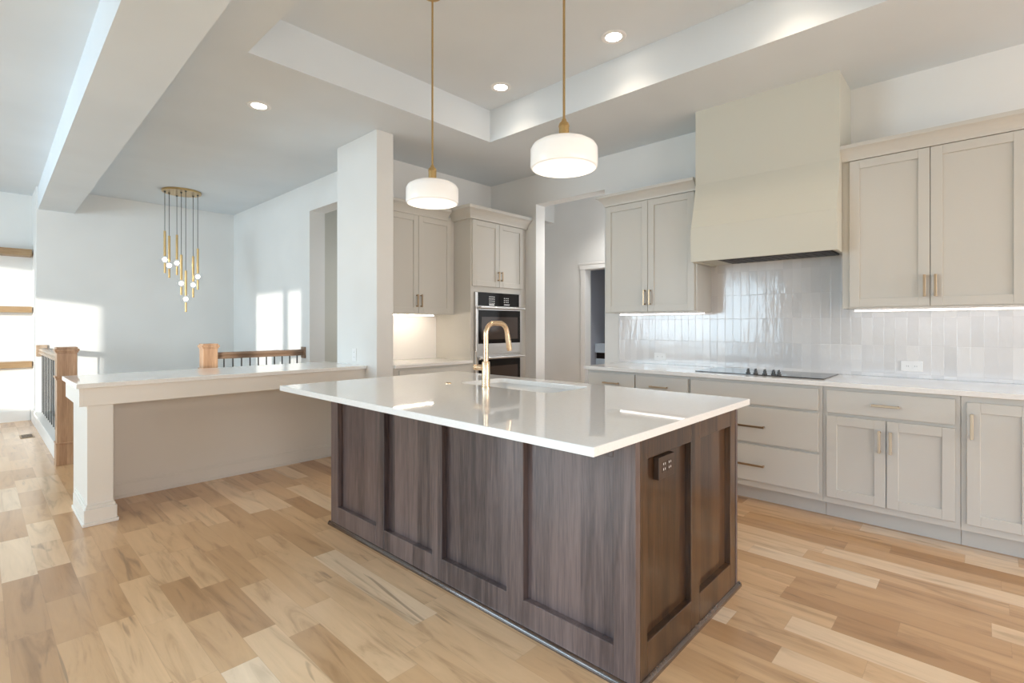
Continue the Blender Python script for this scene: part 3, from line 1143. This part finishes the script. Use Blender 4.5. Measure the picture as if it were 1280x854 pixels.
m = MB().tube([(-0.004, 0.080, 0.130), (-0.030, 0.056, 0.190), (-0.040, 0.046, 0.214)], [0.0075, 0.006, 0.0055], 12)
m.build('lever', STEEL, hb, smooth=True)

m = MB().lathe([(0.0, 0.0), (0.020, 0.0), (0.020, 0.004), (0.016, 0.007), (0.0, 0.007)], 24)
o = m.build('disposal_button', CHAMP, None, smooth=True)
o.location = (2.05, 2.475, 0.9142)
tag(o, 'small round brass button on the island counter left of the faucet', 'button')

# ------------------------------------------------------------------ breakfast bar
m = MB().box(0.432, 2.463, 4.137, 4.895, 0.884, 0.914)
tag(m.build('bar_countertop', QUARTZ, None, bevel=0.003), 'long white quartz bar countertop on the left, before the stair rails', 'countertop')
t = thing('breakfast_bar', 'greige painted bar base with a square support post at its left end', 'bar', (1.45, 4.5, 0))
ox, oy = 1.45, 4.5
BARP_LIT = BARPT_LIT
m = MB()
m.box(0.469 - ox, 2.463 - ox, 4.168 - oy, 4.190 - oy, 0.766, 0.883)
m.box(0.449 - ox, 0.469 - ox, 4.168 - oy, 4.86 - oy, 0.766, 0.883)
m.box(0.469 - ox, 0.62 - ox, 4.190 - oy, 4.68 - oy, 0.766, 0.883)
m.build('apron', BARP_LIT, t, bevel=0.001, seg=1)
MB().box(0.489 - ox, 0.622 - ox, 4.178 - oy, 4.679 - oy, 0.0, 0.766).build('support_post', BARP_LIT, t, bevel=0.002)
m = MB()
for e, z0, z1 in ((0.026, 0.0, 0.022), (0.018, 0.022, 0.105), (0.010, 0.105, 0.125), (0.005, 0.125, 0.136)):
    m.box(0.489 - e - ox, 0.622 + e - ox, 4.178 - e - oy, 4.679 - oy, z0, z1)
m.build('post_base', BARP_LIT, t, bevel=0.003)
MB().box(0.489 - ox, 2.463 - ox, 4.68 - oy, 4.83 - oy, 0.0, 0.883).build('back_panel', BARP_LIT, t)
m = MB()
for e, z0, z1 in ((0.018, 0.0, 0.022), (0.012, 0.022, 0.105), (0.007, 0.105, 0.125)):
    m.box(0.622 + 0.028 - ox, 2.463 - ox, 4.68 - e - oy, 4.68 - oy, z0, z1)
m.build('base_molding', BARP_LIT, t, bevel=0.002)


# ------------------------------------------------------------------ stair rails and newels
def newel(label, x, y, s=0.142):
    t = thing('newel_post', label, 'newel post', (x, y, 0), 0, 'stair newel posts')
    h = s / 2
    MB().box(-h, h, -h, h, 0.0, 1.05).build('shaft', OAKPOST, t, bevel=0.003)
    m = MB()
    m.box(-h - 0.009, h + 0.009, -h - 0.009, h + 0.009, 1.030, 1.046)
    m.box(-h - 0.016, h + 0.016, -h - 0.016, h + 0.016, 1.046, 1.066)
    m.box(-h - 0.004, h + 0.004, -h - 0.004, h + 0.004, 1.066, 1.082)
    m.build('cap', OAKPOST, t, bevel=0.003)
    m = MB()
    m.box(-h - 0.012, h + 0.012, -h - 0.012, h + 0.012, 0.800, 0.818)
    m.box(-h - 0.005, h + 0.005, -h - 0.005, h + 0.005, 0.782, 0.800)
    m.build('collar', OAKPOST, t, bevel=0.003)
    m = MB()
    m.box(-h - 0.006, h + 0.006, -h - 0.006, h + 0.006, 0.0, 0.195)
    m.box(-h - 0.010, h + 0.010, -h - 0.010, h + 0.010, 0.195, 0.208)
    m.build('plinth', OAKPOST, t, bevel=0.003)
    return t


newel('square oak newel post beyond the left end of the bar', 0.580, 6.235)
newel('square oak newel post standing mid-way behind the bar counter', 1.762, 6.240)

RAILP = [(-0.030, 0.0), (0.030, 0.0), (0.030, 0.020), (0.022, 0.028), (0.032, 0.045), (0.026, 0.066), (0.012, 0.074), (-0.012, 0.074), (-0.026, 0.066), (-0.032, 0.045), (-0.022, 0.028), (-0.030, 0.020)]
t = thing('stair_railing', 'oak rail with black balusters running from the left newel to the far wall', 'railing', (0.58, 7.5, 0))
y0, y1 = 6.308 - 7.5, YF - 7.5
MB().prism([(p, 0.925 + q) for p, q in RAILP], 'y', y0, y1 - 0.018).build('handrail', OAKRAILY, t, smooth=True)
m = MB()
m.box(-0.055, 0.055, y1 - 0.018, y1 - 0.001, 0.890, 1.035)
m.build('rosette', OAKRAILY, t, bevel=0.004)
m = MB()
m.box(-0.062, 0.062, y0 + 0.012, y1 - 0.001, 0.0, 0.155)
m.box(-0.075, 0.075, y0 + 0.012, y1 - 0.001, 0.155, 0.185)
m.build('curb', TRIM, t, bevel=0.003)
nb = 13
for i in range(nb):
    yy = y0 + 0.09 + i * (y1 - y0 - 0.18) / (nb - 1)
    MB().box(-0.005, 0.005, yy - 0.005, yy + 0.005, 0.185, 0.926).build('baluster', BLACKM, t)

t = thing('stair_railing', 'oak rail with black balusters from the middle newel to the right wall', 'railing', (2.33, 6.24, 0))
x0, x1 = 1.835 - 2.33, WX - 2.33
MB().prism([(p, 0.910 + q) for p, q in RAILP], 'x', x0, x1 - 0.018).build('handrail', OAKRAIL, t, smooth=True)
MB().box(x1 - 0.018, x1 - 0.001, -0.055, 0.055, 0.875, 1.015).build('rosette', OAKRAIL, t, bevel=0.004)
m = MB()
m.box(x0 + 0.012, x1 - 0.016, -0.062, 0.062, 0.0, 0.155)
m.box(x0 + 0.012, x1 - 0.016, -0.075, 0.075, 0.155, 0.185)
m.build('curb', TRIM, t, bevel=0.003)
for i in range(10):
    xx = 1.915 + i * 0.092 - 2.33
    MB().box(xx - 0.006, xx + 0.006, -0.006, 0.006, 0.185, 0.911).build('baluster', BLACKM, t)

# ------------------------------------------------------------------ pendants over the island
for k, (py, lab) in enumerate(((2.528, 'white drum pendant on a brass rod over the far end of the island'),
                               (1.495, 'white drum pendant on a brass rod over the near end of the island'))):
    if k == 0:
        t0 = thing('pendant_light', lab, 'pendant light', (1.965, py, ZT), 0, 'pendants over the island')
        z = lambda q: q - ZT
        MB().lathe([(0.0, 0.0), (0.055, 0.0), (0.055, -0.004), (0.045, -0.008), (0.0, -0.009)], 32).build('canopy', BRASS, t0, smooth=True)
        MB().tube([(0, 0, -0.006), (0, 0, z(2.27))], 0.0062, 14).build('rod', BRASS, t0, smooth=True)
        MB().lathe([(0.0, z(2.290)), (0.010, z(2.288)), (0.014, z(2.276)), (0.024, z(2.266)), (0.027, z(2.252)), (0.025, z(2.250)), (0.025, z(2.190)), (0.0, z(2.190))], 28).build('socket', BRASS, t0, smooth=True)
        sh_ = MB().lathe([(0.028, z(2.192)), (0.075, z(2.186)), (0.125, z(2.174)), (0.152, z(2.158)), (0.163, z(2.138)), (0.163, z(2.058)), (0.160, z(2.050)), (0.152, z(2.046))], 48).build('shade', OPAL, t0, smooth=True)
        MB().lathe([(0.152, z(2.0465)), (0.11, z(2.042)), (0.05, z(2.039)), (0.0, z(2.038))], 48).build('diffuser', OPALD, t0, smooth=True)
    else:
        c = copy_tree(t0)
        c.location = (1.965, py, ZT)
        tag(c, lab, 'pendant light', 'pendants over the island')

# ------------------------------------------------------------------ chandelier over the stair
CXc, CYc = 1.860, 7.70
t = thing('chandelier', 'brass chandelier with seven hanging glass globes over the stair', 'chandelier', (CXc, CYc, ZC))
MB().lathe([(0.0, 0.0), (0.222, 0.0), (0.222, -0.022), (0.218, -0.026), (0.0, -0.026)], 48).build('canopy', BRASS, t, smooth=True)
CD, CLt = (math.sin(0.8175), math.cos(0.8175)), (math.cos(0.8175), -math.sin(0.8175))
dep0 = CXc * CD[0] + CYc * CD[1]
FPX, HV, UC, EYE = 629.3, 407.16, 640.0, 1.281
for u, dd, vt, vg, vb in ((206, -0.10, 288.7, 324.5, 341.4), (211.5, -0.02, 295.0, 331.9, 347.4), (221.1, 0.12, 293.7, 328.9, 344.0),
                          (226.6, -0.05, 318.5, 354.4, 368.7), (232.2, -0.12, 338.4, 373.9, 390.2), (241.4, 0.14, 320.5, 356.3, 371.9), (247.2, 0.10, 311.0, 346.0, 362.3)):
    dep = dep0 + dd
    lat = (u - UC) / FPX * dep
    px = dep * CD[0] + lat * CLt[0] - CXc
    py = dep * CD[1] + lat * CLt[1] - CYc
    rr = math.hypot(px, py)
    if rr > 0.195:
        px, py = px * 0.195 / rr, py * 0.195 / rr
    zt, zg, zb = (EYE + (HV - q) / FPX * dep - ZC for q in (vt, vg, vb))
    pd = MB().tube([(px, py, zg + 0.045), (px, py, zt)], 0.0145, 12).build('pendant_rod', BRASS, t, smooth=True)
    MB().tube([(px, py, zt - 0.002), (px, py, -0.024)], 0.0035, 8).build('cord', CORD, pd)
    MB().lathe([(0.0, -0.026), (0.012, -0.026), (0.012, -0.036), (0.0, -0.038)], 14, px, py).build('cord_grip', BLACKM, pd)
    MB().sphere((px, py, zg), 0.026, 16).build('bulb', BULB, pd, smooth=True)
    MB().sphere((px, py, zg), 0.062, 24).build('globe', GLOBE, pd, smooth=True)
    MB().tube([(px, py, zg - 0.045), (px, py, zb)], 0.0125, 12).build('lower_rod', BRASS, pd, smooth=True)


# ------------------------------------------------------------------ recessed ceiling lights
def can(label, x, y, z, watts=14):
    t = thing('recessed_light', label, 'ceiling light', (x, y, z), 0, 'recessed ceiling lights')
    MB().lathe([(0.056, -0.001), (0.058, -0.004), (0.085, -0.006), (0.090, -0.002), (0.090, 0.0)], 40).build('trim_ring', WHITEPL, t, smooth=True)
    MB().lathe([(0.0, -0.003), (0.056, -0.003)], 40).build('lens', LENS, t)
    sp_ = lamp('downlight', 'SPOT', (0, 0, -0.02), watts, (1.0, 0.80, 0.60))
    sp_.parent = t
    sp_.data.spot_size = R(125)
    sp_.data.spot_blend = 0.9
    sp_.data.shadow_soft_size = 0.05
    return t


can('round lit ceiling light on the flat ceiling left of the tray', 1.560, 4.250, ZC)
can('round lit ceiling light in the tray, farther from camera', 3.123, 3.062, ZT)
can('round lit ceiling light in the tray, nearer the hood side', 3.132, 1.938, ZT)
can('added unseen ceiling light in the tray, above the near right floor', 3.132, 0.82, ZT)  # added out of view for extra warm light


pcan = can('added unseen ceiling light inside the passage behind the range wall', 5.15, 3.35, ZC, 85)  # added out of view to brighten the passage
for ch in pcan.children:
    if ch.type == 'LIGHT':
        ch.data.color = (1.0, 0.95, 0.9)


# ------------------------------------------------------------------ outlets and small wall things
def outlet(label, loc, rz, horizontal, name='outlet_plate'):
    t = thing(name, label, 'outlet', loc, rz)
    a, b2 = (0.060, 0.036) if horizontal else (0.036, 0.060)
    MB().box(-a, a, -0.006, 0.0, -b2, b2).build('plate', WHITEPL, t, bevel=0.002)
    for s in (-1, 1):
        if horizontal:
            r_ = MB().box(s * 0.023 - 0.014, s * 0.023 + 0.014, -0.0075, -0.006, -0.016, 0.016).build('receptacle', WHITEPL, t)
            m = MB()
            m.box(s * 0.023 - 0.006, s * 0.023 - 0.004, -0.008, -0.0075, -0.004, 0.005)
            m.box(s * 0.023 + 0.004, s * 0.023 + 0.006, -0.008, -0.0075, -0.004, 0.005)
        else:
            r_ = MB().box(-0.016, 0.016, -0.0075, -0.006, s * 0.023 - 0.014, s * 0.023 + 0.014).build('receptacle', WHITEPL, t)
            m = MB()
            m.box(-0.006, -0.004, -0.008, -0.0075, s * 0.023 - 0.004, s * 0.023 + 0.005)
            m.box(0.004, 0.006, -0.008, -0.0075, s * 0.023 - 0.004, s * 0.023 + 0.005)
        m.build('slots', SLOT, r_)
    return t


outlet('white outlet on the tiled wall right of the cooktop', (XR - 0.0105, 0.369, 0.997), RZ, True)
outlet('white outlet on the tiled wall left of the cooktop', (XR - 0.0105, 2.258, 0.985), RZ, True)
outlet('white outlet on the white wall end above the bar counter', (2.4645, 4.36, 1.005), RZ, False)

t = thing('floor_vent', 'dark slotted floor vent far left near the sunlit shelves', 'vent', (0.41, 8.08, 0.0))
MB().box(-0.06, 0.06, -0.13, 0.13, 0.0, 0.004).build('frame', SHELFW, t, bevel=0.001, seg=1)
m = MB()
for i in range(9):
    m.box(-0.045, 0.045, -0.115 + i * 0.0265, -0.100 + i * 0.0265, 0.004, 0.0046)
m.build('slots', DARKV, t)

# floating shelves in the sunlit recess
for zt, zb, lab in ((2.29, 2.205, 'highest oak floating shelf in the recess at the left edge'),
                    (1.532, 1.455, 'middle oak floating shelf in the recess at the left edge'),
                    (0.806, 0.728, 'lowest oak floating shelf in the recess at the left edge')):
    m = MB().box(-1.9, 0.515, 9.20, 9.449, zb, zt)
    tag(m.build('floating_shelf', SHELFW, None, bevel=0.002), lab, 'shelf', 'floating shelves in the recess')

# counter seen through the far doorway
t = thing('laundry_counter', 'pale blue counter seen through the far doorway behind the range wall', 'counter', (6.45, 3.75, 0))
LBL = paint('pale_blue_paint', (0.55, 0.64, 0.74), 0.4)
MB().box(-0.27, 0.26, -0.6, 0.39, 0.89, 1.02).build('worktop', LBL, t, bevel=0.003)
MB().box(-0.22, 0.26, -0.6, 0.39, 0.80, 0.889).build('recess', DARKV, t)
MB().box(-0.25, 0.26, -0.6, 0.39, 0.0, 0.799).build('base', LBL, t, bevel=0.003)
